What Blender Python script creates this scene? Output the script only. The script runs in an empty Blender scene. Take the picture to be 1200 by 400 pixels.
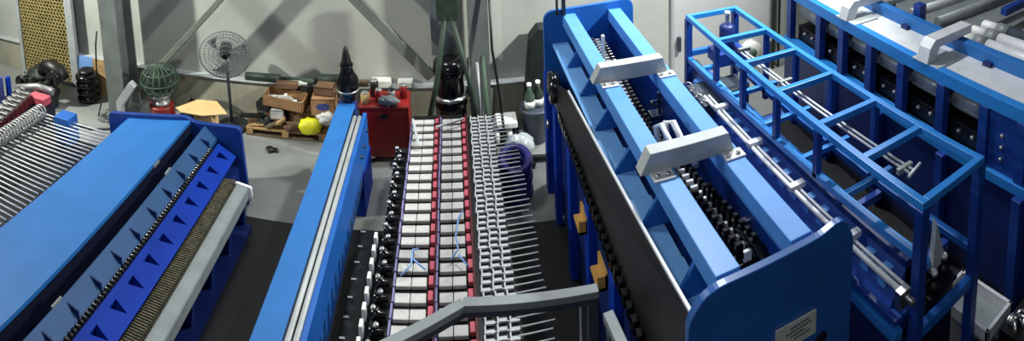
import bpy, math, random
from mathutils import Vector, Matrix
R = random.Random(7)
S = bpy.context.scene
COL = S.collection
PI = math.pi
ORG = {}

# ------------------------------------------------------------------ materials
def lin(c):
    c = c / 255.0
    return c / 12.92 if c <= 0.04045 else ((c + 0.055) / 1.055) ** 2.4

def mat(name, rgb, rough=0.5, metal=0.0, var=0.12, scale=6.0, bump=0.0, rgb2=None, coat=0.0, trans=0.0, spec=0.5):
    m = bpy.data.materials.new(name); m.use_nodes = True
    nt = m.node_tree; N = nt.nodes; L = nt.links
    b = N['Principled BSDF']
    tc = N.new('ShaderNodeTexCoord'); nz = N.new('ShaderNodeTexNoise')
    nz.inputs['Scale'].default_value = scale; nz.inputs['Detail'].default_value = 6
    nz.inputs['Roughness'].default_value = 0.6
    L.new(tc.outputs['Object'], nz.inputs['Vector'])
    rp = N.new('ShaderNodeValToRGB')
    c1 = [lin(v) for v in rgb]
    c2 = [lin(v) for v in rgb2] if rgb2 else [v * (1 - 2.2 * var) for v in c1]
    c1b = c1 if rgb2 else [min(1, v * (1 + var)) for v in c1]
    rp.color_ramp.elements[0].position = 0.32; rp.color_ramp.elements[0].color = (*c2, 1)
    rp.color_ramp.elements[1].position = 0.6; rp.color_ramp.elements[1].color = (*c1b, 1)
    L.new(nz.outputs['Fac'], rp.inputs['Fac']); L.new(rp.outputs['Color'], b.inputs['Base Color'])
    b.inputs['Roughness'].default_value = rough; b.inputs['Metallic'].default_value = metal
    b.inputs['Specular IOR Level'].default_value = spec
    if coat: b.inputs['Coat Weight'].default_value = coat; b.inputs['Coat Roughness'].default_value = 0.15
    if trans: b.inputs['Transmission Weight'].default_value = trans
    if bump:
        n2 = N.new('ShaderNodeTexNoise'); n2.inputs['Scale'].default_value = scale * 8
        L.new(tc.outputs['Object'], n2.inputs['Vector'])
        bp = N.new('ShaderNodeBump'); bp.inputs['Strength'].default_value = bump; bp.inputs['Distance'].default_value = 0.02
        L.new(n2.outputs['Fac'], bp.inputs['Height']); L.new(bp.outputs['Normal'], b.inputs['Normal'])
    return m

M = dict(
 blue=mat('blue_enamel', (30,92,172), .38, var=.06, scale=3, spec=.4),
 sky=mat('light_blue_enamel', (38,106,176), .5, var=.04, scale=3, spec=.4),
 rail=mat('pale_blue_enamel', (84,144,218), .4, var=.04, scale=4),
 cage=mat('cage_blue_enamel', (40,122,200), .35, var=.05, scale=4),
 navy=mat('navy_enamel', (20,56,132), .4, var=.08, scale=3),
 deep=mat('deep_navy_enamel', (14,36,96), .45, var=.1, scale=4),
 royal=mat('royal_blue_enamel', (10,50,150), .55, var=.06, scale=3, spec=.15),
 lit_patch=mat('lit_flange_blue', (124,182,240), .4, var=.04, scale=4),  # light falling on the flange is put into this paler blue
 plate=mat('front_plate_enamel', (34,86,156), .3, var=.08, scale=2),
 trough=mat('trough_blue', (24,72,120), .6, var=.08, scale=3),
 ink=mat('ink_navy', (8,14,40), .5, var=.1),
 black=mat('black_rubber', (11,12,15), .45, var=.15, scale=12),
 gloss=mat('glossy_black', (14,15,17), .18, var=.1, scale=8),
 darkfloor=mat('dark_floor', (8,9,15), .55, var=.2, scale=1.5, bump=.05),
 greenblack=mat('green_black_rubber', (26,33,31), .6, var=.15, scale=3),
 steel=mat('bright_steel', (205,205,205), .28, 1.0, var=.08, scale=20),
 dullsteel=mat('dull_steel', (165,165,165), .42, .7, var=.12, scale=14),
 galv=mat('grey_painted_steel', (176,180,182), .45, .1, var=.06, scale=6),
 galvw=mat('pale_grey_steel', (206,208,212), .4, .1, var=.05, scale=6),
 midgrey=mat('mid_grey_paint', (128,134,136), .5, .1, var=.07, scale=5),
 dkgrey=mat('slate_grey_paint', (58,66,78), .45, .1, var=.08, scale=5),
 block=mat('light_grey_casting', (186,184,182), .55, .1, var=.1, scale=9),
 gap=mat('brown_black_slot', (18,15,15), .7, var=.2, spec=.2),
 rose=mat('rose_red_plastic', (188,84,100), .5, var=.12, scale=9),
 maroon=mat('dark_red_plastic', (84,22,30), .5, var=.15),
 white=mat('white_plastic', (232,232,230), .45, var=.05),
 lav=mat('lavender_plastic', (120,116,160), .5, var=.1),
 red=mat('red_cabinet_paint', (140,28,24), .45, var=.12, scale=4),
 redd=mat('dark_red_paint', (126,26,22), .4, var=.15, scale=6),
 olive=mat('olive_bristle', (84,80,62), .7, var=.3, scale=30),
 column=mat('column_grey', (104,110,108), .6, var=.1, scale=3),
 brace=mat('brace_grey', (118,122,114), .55, var=.1, scale=3),
 green=mat('green_grey_paint', (60,80,66), .6, var=.15, scale=5),
 greend=mat('dark_green_paint', (38,54,42), .6, var=.2, scale=6),
 card=mat('cardboard', (158,120,84), .85, var=.12, scale=8),
 cardl=mat('pale_cardboard', (206,172,118), .85, var=.06, scale=5),
 cardd=mat('brown_cardboard', (110,82,60), .9, var=.15, scale=6),
 wood=mat('pine_wood', (176,142,98), .8, var=.18, scale=10),
 woodd=mat('weathered_wood', (104,88,70), .85, var=.2, scale=10),
 yellow=mat('yellow_bag', (222,220,36), .45, var=.06, scale=8, bump=.3),
 bagw=mat('white_bag', (214,214,208), .5, var=.1, scale=8, bump=.3),
 purple=mat('indigo_hose', (46,44,120), .4, var=.12, scale=6),
 gold=mat('gold_bracket', (196,150,84), .5, .2, var=.1),
 meshy=mat('yellow_mesh', (176,160,104), .55, .2, var=.12),
 meshbk=mat('mesh_backing', (62,56,36), .8, var=.3, scale=8),
 glass=mat('clear_plastic', (225,232,238), .12, var=.02, trans=.55),
 label=mat('label_metal', (196,200,190), .4, .2, var=.05),
 inkline=mat('label_print', (74,82,88), .6, var=.05),
 bluep=mat('blue_print', (60,72,140), .6, var=.1),
 bluew=mat('light_blue_wire', (120,160,220), .5, var=.1),
 cyl=mat('grey_cylinder_paint', (140,148,160), .3, .2, var=.08, scale=5),
 door=mat('door_grey', (196,196,196), .5, var=.03, scale=2),
)

def wall_mat():
    m = mat('plaster_wall', (178,180,173), .85, var=.05, scale=1.2, bump=.04)
    return m
def floor_mat():
    m = mat('concrete_floor', (134,136,134), .5, var=.1, scale=1.1, bump=.06)
    return m
M['wall'] = wall_mat(); M['floor'] = floor_mat()
M['dado'] = mat('dado_plaster', (160,157,140), .85, var=.1, scale=2.5, bump=.05)

# ------------------------------------------------------------------ mesh builder
class MB:
    def __init__(s): s.v = []; s.f = []; s.sm = []
    def add(s, vs, fs, smooth=False):
        o = len(s.v); s.v += [Vector(p) for p in vs]
        for f in fs: s.f.append([i + o for i in f]); s.sm.append(smooth)
        return s
    def box(s, x0, x1, y0, y1, z0, z1):
        vs = [(x, y, z) for z in (z0, z1) for y in (y0, y1) for x in (x0, x1)]
        return s.add(vs, [(0,2,3,1),(4,5,7,6),(0,1,5,4),(2,6,7,3),(0,4,6,2),(1,3,7,5)])
    def obox(s, c, size, rz=0, rx=0, ry=0):
        mt = Matrix.Translation(c) @ Matrix.Rotation(rz,4,'Z') @ Matrix.Rotation(ry,4,'Y') @ Matrix.Rotation(rx,4,'X')
        a, b, d = [v/2 for v in size]
        vs = [mt @ Vector((x,y,z)) for z in (-d,d) for y in (-b,b) for x in (-a,a)]
        return s.add(vs, [(0,2,3,1),(4,5,7,6),(0,1,5,4),(2,6,7,3),(0,4,6,2),(1,3,7,5)])
    def beam(s, p, q, w, h, up=(0,0,1)):
        # rectangular bar from p to q; w sideways, h along up; p, q on the axis
        p, q = Vector(p), Vector(q); d = (q-p).normalized(); u = Vector(up)
        sd = d.cross(u).normalized(); u = sd.cross(d).normalized()
        vs = []
        for e in (p, q):
            for a, b in ((-1,-1),(1,-1),(1,1),(-1,1)): vs.append(e + sd*a*w/2 + u*b*h/2)
        return s.add(vs, [(0,1,2,3),(7,6,5,4),(0,4,5,1),(1,5,6,2),(2,6,7,3),(3,7,4,0)])
    def tube(s, pts, r, n=8, closed=False, cap=True):
        pts = [Vector(p) for p in pts]; k = len(pts)
        rr = r if isinstance(r, (list, tuple)) else [r]*k
        vs = []; ref = None
        for i, p in enumerate(pts):
            if closed: t = (pts[(i+1) % k] - pts[i-1]).normalized()
            else: t = (pts[min(i+1,k-1)] - pts[max(i-1,0)]).normalized()
            if ref is None: ref = Vector((0,0,1)) if abs(t.z) < .9 else Vector((1,0,0))
            a = t.cross(ref).normalized(); b = a.cross(t).normalized(); ref = b
            for j in range(n):
                an = 2*PI*j/n; vs.append(p + a*math.cos(an)*rr[i] + b*math.sin(an)*rr[i])
        fs = []
        for i in range(k if closed else k-1):
            for j in range(n):
                i2 = (i+1) % k
                fs.append((i*n+j, i*n+(j+1) % n, i2*n+(j+1) % n, i2*n+j))
        o = len(s.v); s.add(vs, fs, True)
        if cap and not closed:
            s.f.append([o+j for j in range(n)][::-1]); s.sm.append(False)
            s.f.append([o+(k-1)*n+j for j in range(n)]); s.sm.append(False)
        return s
    def lathe(s, c, prof, n=20, axis='Z'):
        c = Vector(c); vs = []; k = len(prof)
        for r, z in prof:
            for j in range(n):
                a = 2*PI*j/n; p = (r*math.cos(a), r*math.sin(a), z)
                if axis == 'Y': p = (p[0], p[2], p[1])
                if axis == 'X': p = (p[2], p[0], p[1])
                vs.append(c + Vector(p))
        fs = [(i*n+j, i*n+(j+1) % n, (i+1)*n+(j+1) % n, (i+1)*n+j) for i in range(k-1) for j in range(n)]
        o = len(s.v); s.add(vs, fs, True)
        s.f.append([o+j for j in range(n)][::-1]); s.sm.append(False)
        s.f.append([o+(k-1)*n+j for j in range(n)]); s.sm.append(False)
        return s
    def prism(s, poly, axis, a, b):
        # poly: 2-D outline; axis Y -> (x,z), X -> (y,z), Z -> (x,y)
        def P(u, v, t): return (u,t,v) if axis == 'Y' else (t,u,v) if axis == 'X' else (u,v,t)
        n = len(poly)
        vs = [P(u,v,a) for u,v in poly] + [P(u,v,b) for u,v in poly]
        fs = [tuple(range(n))[::-1], tuple(range(n,2*n))] + [(i,(i+1) % n, n+(i+1) % n, n+i) for i in range(n)]
        return s.add(vs, fs)
    def blob(s, c, rad, seed=0, amp=.18, nu=18, nv=12, flat=None):
        rr = random.Random(seed); ph = [(rr.uniform(1,5), rr.uniform(1,5), rr.uniform(0,6)) for _ in range(7)]
        vs = []; c = Vector(c)
        for i in range(nv+1):
            t = PI*i/nv
            for j in range(nu):
                a = 2*PI*j/nu
                d = Vector((math.sin(t)*math.cos(a), math.sin(t)*math.sin(a), math.cos(t)))
                k = 1 + amp*sum(math.sin(f*d.x*2+g*d.y*2+h+d.z*f) for f,g,h in ph)/3
                p = Vector((d.x*rad[0]*k, d.y*rad[1]*k, d.z*rad[2]*k))
                if flat is not None: p.z = max(p.z, flat)
                vs.append(c+p)
        fs = [(i*nu+j, (i+1)*nu+j, (i+1)*nu+(j+1) % nu, i*nu+(j+1) % nu) for i in range(nv) for j in range(nu)]
        return s.add(vs, fs, True)
    def build(s, name, m, parent=None, bevel=0.0, label=None):
        org = ORG.get(parent.name, Vector()) if parent else Vector()
        me = bpy.data.meshes.new(name)
        me.from_pydata([tuple(p-org) for p in s.v], [], s.f)
        me.materials.append(M[m] if isinstance(m, str) else m)
        me.polygons.foreach_set('use_smooth', s.sm)
        import bmesh
        bm = bmesh.new(); bm.from_mesh(me)
        bmesh.ops.remove_doubles(bm, verts=bm.verts, dist=1e-6)
        bmesh.ops.recalc_face_normals(bm, faces=bm.faces); bm.to_mesh(me); bm.free()
        o = bpy.data.objects.new(name, me); COL.objects.link(o)
        if parent: o.parent = parent
        ORG[o.name] = org
        if bevel:
            bv = o.modifiers.new('bevel', 'BEVEL'); bv.width = bevel; bv.segments = 2; bv.limit_method = 'ANGLE'; bv.angle_limit = math.radians(40)
        if label: o['label'] = label
        return o

def thing(name, label, cat, loc, group=None):
    o = bpy.data.objects.new(name, None); COL.objects.link(o); o.location = loc; o.empty_display_size = .1
    ORG[o.name] = Vector(loc); o['label'] = label; o['category'] = cat
    if group: o['group'] = group
    return o
def solo(mb, name, m, label, cat, loc, bevel=0, group=None):
    """a thing that is one mesh, its origin at its base"""
    org = Vector(loc); mb.v = [p-org for p in mb.v]
    o = mb.build(name, m, None, bevel); o.location = loc; ORG[o.name] = org
    o['label'] = label; o['category'] = cat
    if group: o['group'] = group
    return o
def struct(mb, name, m, parent=None, bevel=0):
    o = mb.build(name, m, parent, bevel)
    if not parent: o['kind'] = 'structure'
    return o
def rep(src, off):
    """copy of a part (and its sub-parts) moved by off under the same parent"""
    c = src.copy(); COL.objects.link(c); c.location = src.location + Vector(off)
    for ch in src.children:
        d = ch.copy(); COL.objects.link(d); d.parent = c
    return c

# ------------------------------------------------------------------ setting
struct(MB().box(-13, 9.5, -1, 8.3, -.2, 0), 'floor', 'floor')
struct(MB().box(-13, 9.5, 8.0, 8.2, 0, 6), 'wall_back', 'wall')
struct(MB().box(-8.95, 1.3, 7.9, 8.0, 0, .58), 'trim_1', 'dado')                 # low plaster wall under the ledge
struct(MB().box(-13, -8.95, 7.9, 8.0, 0, .2), 'trim_2', 'dado')
struct(MB().box(-8.95, 1.3, 7.86, 8.0, .58, .60), 'trim_3', 'galv', bevel=.004)   # ledge top, its lit line put into a paler colour
# darker floor in the machine bay
struct(MB().box(-4.2, 6.5, -1, 5.79, 0, .006).box(2.3, 6.5, 5.79, 6.7, 0, .006), 'floor.001', 'darkfloor')
# sliding door in the back wall
d = MB().box(3.34, 5.15, 7.965, 8.0, 0, 3.2); dr = struct(d, 'door_1', 'door', bevel=.006)
MB().box(3.40, 3.45, 7.90, 7.965, .68, .92).build('door_handle', 'dkgrey', dr, .006)
MB().box(3.30, 3.335, 7.955, 8.0, 0, 3.25).box(5.155, 5.19, 7.955, 8.0, 0, 3.25).box(3.335, 5.155, 7.955, 8.0, 3.205, 3.25).build('door_frame', 'galv', dr)

def hcol(x0, x1, y0, y1, nm):
    t = .03; xm = (x0+x1)/2
    m = MB().box(x0, x1, y0, y0+t, 0, 6).box(x0, x1, y1-t, y1, 0, 6).box(xm-t/2, xm+t/2, y0+t, y1-t, 0, 6)
    o = struct(m, nm, 'column')
    MB().box(x0-.08, x1+.08, y0-.08, min(y1+.08,7.89), 0, .03).build('base_plate', 'column', o)
    return o
hcol(-5.58, -5.24, 7.25, 7.72, 'column_left')
hcol(.12, .40, 7.45, 7.82, 'column_right')
# diagonal wind braces between the columns
struct(MB().beam((-5.2,7.6,.33), (-2.72,7.6,2.8), .09, .10, (0,1,0)), 'brace', 'brace', bevel=.01)
struct(MB().beam((-.42,7.5,.95), (-2.2,7.5,2.98), .15, .08, (0,1,0)), 'brace.001', 'brace', bevel=.01)

# ------------------------------------------------------------------ back row, left
t = thing('wire_mesh_panel', 'tall yellowish wire mesh panel in a grey frame against the back wall', 'panel', (-7.5,7.85,0))
x0, x1, yb = -8.05, -6.75, 7.82
MB().box(x0, x1, yb+.03, yb+.045, .02, 2.6).build('backing', 'meshbk', t)
fr = MB()
for xa, xb in ((x0-.04, x0+.05), (x1-.05, x1+.12)): fr.box(xa, xb, yb-.03, yb+.05, 0, 2.7)
fr.box(x0, x1, yb-.03, yb+.05, 0, .06).box(x0, x1, yb-.03, yb+.05, 2.62, 2.7)
fr.build('frame', 'galv', t, .006)
ms = MB(); nx = 15; dz = .066; wx = (x1-x0-.1)/nx
for r in range(int(2.5/dz)):
    z = .08+r*dz
    pts = [(x0+.05+wx*(i*.5), yb+.01-.012*(i % 2), z+(dz*.36 if (i+r) % 2 else -dz*.36)) for i in range(2*nx+1)]
    for a, b in zip(pts[:-1], pts[1:]): ms.beam(a, b, .012, .026)
ms.build('wire_mesh', 'meshy', t)

t = thing('compressor_pump', 'black pump with pipe elbows in front of the wire mesh panel', 'pump', (-7.1,7.3,0))
MB().lathe((-7.05,7.3,.0), [(.26,0),(.28,.05),(.22,.1),(.22,.36),(.3,.40),(.3,.46),(.18,.5),(.16,.55)], 18).build('body', 'greenblack', t)
MB().tube([(-6.95,7.2,.5),(-6.85,7.18,.62),(-6.68,7.15,.66),(-6.52,7.15,.6),(-6.42,7.15,.46)], [.11,.13,.14,.14,.12], 12).build('pipe_elbow', 'black', t)
MB().lathe((-7.25,7.0,.34), [(.05,-.1),(.14,-.1),(.14,-.06),(.09,-.05),(.09,.08),(.05,.09)], 14, 'Y').build('flange', 'black', t)
MB().lathe((-6.58,7.0,.52), [(.13,0),(.16,.03),(.13,.06),(.13,.14),(.05,.15)], 14, 'Y').build('motor', 'gloss', t)
MB().tube([(-6.60,7.0,.4),(-6.52,6.9,.25),(-6.56,6.85,.1),(-6.46,6.8,.0)], .022, 8).build('hose', 'black', t)
m = MB()
for i in range(4): m.box(-7.25+i*.18, -7.16+i*.18, 6.9, 7.02, .24+.05*(i % 2), .42+.06*(i % 2))
m.box(-7.30,-6.55,6.92,7.1,.0,.26).build('valve_bank', 'greenblack', t, .01)

t = thing('rubber_bellows', 'stubby black ribbed rubber bellows beside the grey column', 'bellows', (-6.2,7.52,0))
pf = []
for i in range(4): pf += [(.13,.125*i+.0),(.20,.125*i+.03),(.21,.125*i+.065),(.20,.125*i+.1)]
pf.append((.13,.5)); MB().lathe((-6.2,7.52,.0), pf, 22).build('ribs', 'gloss', t)
MB().lathe((-6.2,7.52,.5), [(.14,0),(.14,.05),(.06,.06)], 18).build('cap', 'black', t)

def board(x0, x1, z1, y, nm, m, lab, tilt=.06):
    solo(MB().add([(x0,y-tilt,0),(x1,y-tilt,0),(x1,y,z1),(x0,y,z1),(x0,y-tilt+.02,0),(x1,y-tilt+.02,0),(x1,y+.02,z1),(x0,y+.02,z1)],
         [(0,1,2,3),(7,6,5,4),(0,4,5,1),(1,5,6,2),(2,6,7,3),(3,7,4,0)]), nm, m, lab, 'board', ((x0+x1)/2, y-tilt, 0))
board(-6.62, -6.28, .62, 7.84, 'steel_sheet', 'bluew', 'grey blue sheet leaning on the wall left of the wooden board')
board(-6.26, -5.92, .63, 7.80, 'wooden_board', 'wood', 'light brown wooden board leaning on the wall beside the column')
solo(MB().tube([(-5.78,7.4,1.35),(-5.82,7.38,1.1),(-5.84,7.36,.7),(-5.80,7.36,.4),(-5.78,7.3,.1),(-5.7,7.1,.02)], .014, 6), 'cable', 'black',
     'thin dark cable hanging down the left side of the grey column', 'cable', (-5.8,7.3,0))
solo(MB().tube([(-6.2,6.95,.02),(-5.9,6.75,.02),(-5.6,6.7,.02),(-5.3,6.85,.02),(-5.0,6.8,.02),(-4.85,7.0,.02)], .016, 6), 'floor_cable', 'black',
     'thin black cable trailing over the concrete beside the bellows', 'cable', (-5.6,6.8,0))
# small grey fittings on the floor
for i, (x, y, lab) in enumerate([(-5.55,7.05,'small grey metal fitting on the floor left of the column foot'), (-5.12,7.1,'small grey metal fitting on the floor right of the column foot')]):
    tt = thing('pipe_fitting', lab, 'fitting', (x,y,0))
    MB().lathe((x,y,.0), [(.07,0),(.07,.04),(.04,.06),(.04,.12),(.06,.12),(.06,.16)], 12).build('spigot', 'dullsteel', tt)
    MB().box(x-.1,x+.1,y-.05,y+.05,0,.03).build('foot', 'midgrey', tt)

# red drum with a wire reel on top
t = thing('red_drum', 'small red drum topped with a wire cage reel by the column', 'drum', (-4.5,7.2,0))
MB().lathe((-4.5,7.2,0), [(.17,0),(.19,.02),(.19,.2),(.2,.22),(.19,.24),(.19,.38),(.2,.40),(.16,.42)], 24).build('body', 'redd', t)
MB().lathe((-4.5,7.2,.42), [(.14,0),(.14,.05),(.10,.06),(.10,.12),(.16,.13),(.16,.16)], 18).build('collar', 'dullsteel', t)
m = MB()
for k in range(9):
    a = PI*k/9
    m.tube([(-4.5+.30*math.cos(b)*math.cos(a), 7.2+.30*math.cos(b)*math.sin(a), .80+.24*math.sin(b)) for b in [2*PI*i/20 for i in range(20)]], .009, 5, closed=True)
for z, r in ((.66,.24),(.80,.30),(.94,.24)):
    m.tube([(-4.5+r*math.cos(b), 7.2+r*math.sin(b), z) for b in [2*PI*i/20 for i in range(20)]], .012, 5, closed=True)
m.build('wire_cage', 'green', t)
MB().lathe((-4.5,7.2,.62), [(.05,0),(.11,.02),(.12,.3),(.05,.33)], 14).build('reel', 'greend', t)
MB().box(-4.82,-4.62,6.95,7.1,.0,.16).box(-4.78,-4.66,6.96,7.08,.16,.24).build('cover', 'bagw', t, .02)
solo(MB().beam((-5.12,6.95,.42),(-4.82,6.95,.80),.1,.12).beam((-5.12,6.95,.0),(-5.12,6.95,.46),.09,.09,(0,1,0)), 'angle_bracket', 'galv', 'short pale steel arm leaning between the column and the red drum', 'bracket', (-5.12,6.95,0), .008)
cs = [(-3.62,6.12,1.05),(-3.42,6.38,1.06),(-3.15,6.40,1.06),(-2.90,6.16,1.05),(-3.2,6.05,1.045),(-3.5,6.05,1.045)]
solo(MB().add(cs + [(x,y,z-.012) for x,y,z in cs], [(0,1,2,3,4,5),(11,10,9,8,7,6)]+[(i,(i+1) % 6,6+(i+1) % 6,6+i) for i in range(6)]).box(-3.35,-3.1,6.1,6.3,0,1.04),
     'cardboard_sheet', 'cardl', 'tan cardboard sheet lying behind the left machine end plate', 'cardboard', (-3.2,6.2,0))
t = thing('dark_bag', 'dark red and black bag slumped against the low wall', 'bag', (-4.0,7.6,0))
MB().blob((-4.08,7.55,.15), (.24,.18,.19), 5, .2, flat=-.15).build('body', 'black', t)
MB().blob((-3.98,7.42,.22), (.1,.1,.11), 8, .2).build('flap', 'redd', t)

# pedestal fan
fx, fy, fz = -3.49, 7.55, 1.22
t = thing('pedestal_fan', 'black pedestal fan with a round wire cage standing by the wall', 'fan', (fx,fy,0))
MB().lathe((fx,fy,0), [(.25,0),(.26,.02),(.2,.04),(.06,.06),(.05,.1)], 24).build('base', 'dkgrey', t)
MB().tube([(fx,fy,.06),(fx,fy,fz)], .025, 10).build('pole', 'dkgrey', t)
fd = Vector((.3,-.92,-.12)).normalized(); fu = Vector((0,0,1)); fs_ = fd.cross(fu).normalized(); fu = fs_.cross(fd).normalized(); fc = Vector((fx,fy,fz))
def fp(r, a, d): return fc + fs_*r*math.cos(a) + fu*r*math.sin(a) + fd*d
m = MB()
for d0, sgn in ((.02,-1),(.2,1)):
    for r in (.385,.32,.25,.19,.12):
        dd = .11+sgn*.09*(1-(r/.42)**2)
        m.tube([fp(r,2*PI*i/32,dd) for i in range(32)], .004 if r < .4 else .007, 4, closed=True)
    for k in range(40):
        a = 2*PI*k/40
        m.tube([fp(r, a, .11+sgn*.09*(1-(r/.42)**2)) for r in (.05,.15,.27,.345,.39)], .0032, 4)
m.tube([fp(.39,2*PI*i/36,.11) for i in range(36)], .010, 6, closed=True)
m.build('cage', 'midgrey', t)
m = MB(); m.tube([fc+fd*-.14, fc+fd*-.1, fc+fd*.06], [.06,.1,.09], 14); m.build('motor', 'black', t)
hubm = MB(); hubm.tube([fc+fd*.06, fc+fd*.16], [.07,.05], 12); hb = hubm.build('hub', 'black', t)
for k in range(3):
    a0 = 2*PI*k/3+.5; vs = []
    for i in range(6):
        r = .06+.055*i; w = .12+.09*i
        for s_ in (-1,1): vs.append(fp(r, a0+s_*w*.6+.1*i, .10+.03*s_))
    MB().add(vs, [(2*i,2*i+1,2*i+3,2*i+2) for i in range(5)], True).build('blade', 'midgrey', t)

# pallet and the scrap on it
t = thing('wooden_pallet', 'wooden pallet on the floor under the heap of cardboard and bags', 'pallet', (-2.6,7.62,0))
px0, px1, py0, py1 = -3.2, -1.98, 7.4, 7.86
m = MB()
for k in range(3): b = MB().box(px0, px1, py0+.16*k, py0+.12+.16*k, .10, .125).build('deck_board', 'wood', t, .003)
for k in range(3):
    xx = px0+(px1-px0-.1)*k/2
    MB().box(xx, xx+.1, py0, py1, .025, .10).build('block', 'wood', t, .003)
MB().box(px0, px1, py0, py0+.1, 0, .025).box(px0, px1, py1-.1, py1, 0, .025).build('bottom_board', 'woodd', t, .003)
def carton(nm, lab, c, sz, rz, m_='card', open_=True, ry=0):
    t = thing(nm, lab, 'box', (c[0],c[1],c[2]))
    mt = Matrix.Translation(c) @ Matrix.Rotation(rz,4,'Z') @ Matrix.Rotation(ry,4,'Y')
    w, d, h = sz; e = .012; b = MB()
    for (x0,x1,y0,y1,z0,z1) in ((-w/2,w/2,-d/2,-d/2+e,0,h),(-w/2,w/2,d/2-e,d/2,0,h),(-w/2,-w/2+e,-d/2,d/2,0,h),(w/2-e,w/2,-d/2,d/2,0,h),(-w/2,w/2,-d/2,d/2,0,e)):
        b.box(x0,x1,y0,y1,z0,z1)
    if not open_: b.box(-w/2,w/2,-d/2,d/2,h-e,h)
    b.v = [mt @ p for p in b.v]; b.build('shell', m_, t)
    return t, mt
ct, mt = carton('cardboard_tray', 'long open cardboard tray of white scrap on top of the heap', (-2.62,7.62,.42), (.62,.3,.16), -.06, 'card', True, .10)
b = MB()
for k in range(9):
    b.obox((-.25+.06*k, R.uniform(-.08,.08), .07+R.uniform(-.02,.05)), (.1,.05,.035), R.uniform(0,3), R.uniform(-.4,.4))
b.v = [mt @ p for p in b.v]; b.build('scrap', 'bagw', ct)
ct, mt = carton('carton', 'square carton with a blue oval print at the right of the heap', (-2.02,7.62,.36), (.36,.28,.24), .08, 'card', False)
b = MB(); b.add([( .10*math.cos(a)-.0, -.141, .13+.055*math.sin(a)) for a in [2*PI*i/20 for i in range(20)]], [tuple(range(20))]); b.v = [mt @ p for p in b.v]; b.build('print', 'bluep', ct)
carton('carton', 'small carton stacked on the one with the blue oval print', (-2.0,7.68,.61), (.3,.22,.12), -.1, 'cardd', False)
carton('carton', 'dark brown closed carton under the white scrap tray', (-2.3,7.68,.13), (.5,.3,.24), .05, 'cardd', False)
carton('carton', 'dark carton under the left end of the scrap tray', (-2.78,7.7,.13), (.34,.26,.27), -.1, 'cardd', False)
carton('carton', 'small grey carton left of the heap behind the pallet edge', (-3.0,7.66,.13), (.18,.18,.2), .3, 'midgrey', False)
carton('carton', 'pale small carton in the middle of the heap', (-2.72,7.5,.27), (.2,.1,.13), .1, 'bagw', False)
solo(MB().blob((-2.2,7.42,.225), (.17,.11,.115), 3, .2), 'plastic_bag', 'yellow', 'bright yellow plastic bag on the pallet', 'bag', (-2.2,7.42,.13))
solo(MB().blob((-1.95,7.43,.35), (.14,.07,.08), 11, .3), 'plastic_bag', 'bagw', 'crumpled white plastic bag right of the yellow one', 'bag', (-1.98,7.44,.2))
for i, (p, q, mm, lab) in enumerate([((-3.15,7.45,.15),(-2.75,7.5,.17),'wood','short pale plank lying at the left front of the pallet'),
        ((-2.88,7.42,.15),(-2.66,7.44,.25),'woodd','dark plank leaning up at the front of the heap'),
        ((-2.72,7.41,.22),(-2.58,7.43,.30),'wood','pale stick leaning in the middle of the heap'),
        ((-3.3,7.46,.265),(-2.95,7.53,.265),'black','black bar across the left edge of the pallet')]):
    solo(MB().beam(p, q, .08, .03), 'plank', mm, lab, 'plank', (p[0],p[1],.13))
for (c, lab, mm) in [((-2.5,7.43,.19),'crumpled brown paper in front of the heap','cardd'),((-2.93,7.5,.17),'grey rag at the left of the heap','greenblack')]:
    solo(MB().blob(c, (.12,.07,.07), int(abs(c[0]*100)), .35), 'paper_wad', mm, lab, 'wad', (c[0],c[1],.13))
for (c, sz, rz, mm, lab) in [((-3.1,7.5,.14),(.16,.1,.10),.4,'cardd','small brown box at the left front of the pallet'),
        ((-2.95,7.62,.345),(.22,.16,.1),-.2,'black','flat black box on top of the small grey carton'),
        ((-2.36,7.44,.135),(.12,.08,.12),.5,'woodd','weathered block in front of the brown carton'),((-2.62,7.75,.62),(.34,.12,.08),.05,'cardd','flat brown carton behind the scrap tray'),
        ((-2.265,7.78,.375),(.08,.1,.28),.1,'black','tall black box between the scrap tray and the right cartons')]:
    solo(MB().obox((c[0],c[1],c[2]+sz[2]/2), sz, rz), 'scrap_box', mm, lab, 'box', c, .006)
# rolls and bottles on the ledge
for i, (x0, x1, z, r, mm, lab) in enumerate([(-3.35,-2.78,.66,.06,'greend','dark green roll lying at the left of the wall ledge above the pallet'),
        (-2.75,-2.2,.645,.045,'green','thin pale green tube lying along the wall ledge'),(-2.15,-1.75,.68,.08,'greend','short thick green roll on the wall ledge above the carton')]):
    solo(MB().tube([(x0,7.93,z),(x1,7.93,z)], r, 12), 'fabric_roll', mm, lab, 'roll', ((x0+x1)/2,7.93,.6))
t = thing('glass_bottle', 'pale bottle lying on the wall ledge in front of the thin green tube', 'bottle', (-2.45,7.85,.6))
MB().lathe((-2.6,7.84,.645), [(.034,0),(.04,.02),(.04,.17),(.018,.22),(.018,.28)], 12, 'X').build('body', 'bagw', t)
MB().lathe((-2.32,7.84,.645), [(.02,0),(.02,.03)], 10, 'X').build('cap', 'greend', t)
solo(MB().tube([(-1.75,7.92,.65),(-1.6,7.92,.65),(-1.4,7.92,.65)], .05, 10), 'pipe_length', 'woodd', 'brown length of pipe on the ledge left of the white parcels', 'pipe', (-1.55,7.92,.6))
solo(MB().box(-1.35,-1.05,7.84,7.98,.60,.72), 'white_parcel', 'bagw', 'white parcel on the ledge behind the red cabinet', 'parcel', (-1.2,7.9,.6), .02)
solo(MB().box(-.95,-.72,7.84,7.98,.60,.70), 'white_parcel', 'white', 'smaller white parcel on the ledge by the green stand', 'parcel', (-.83,7.9,.6), .02)
solo(MB().blob((-2.7,7.1,.02),(.1,.06,.03),21,.3,flat=-.02), 'oily_rag', 'black', 'small black rag on the floor in front of the pallet', 'rag', (-2.7,7.1,0))

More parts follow.
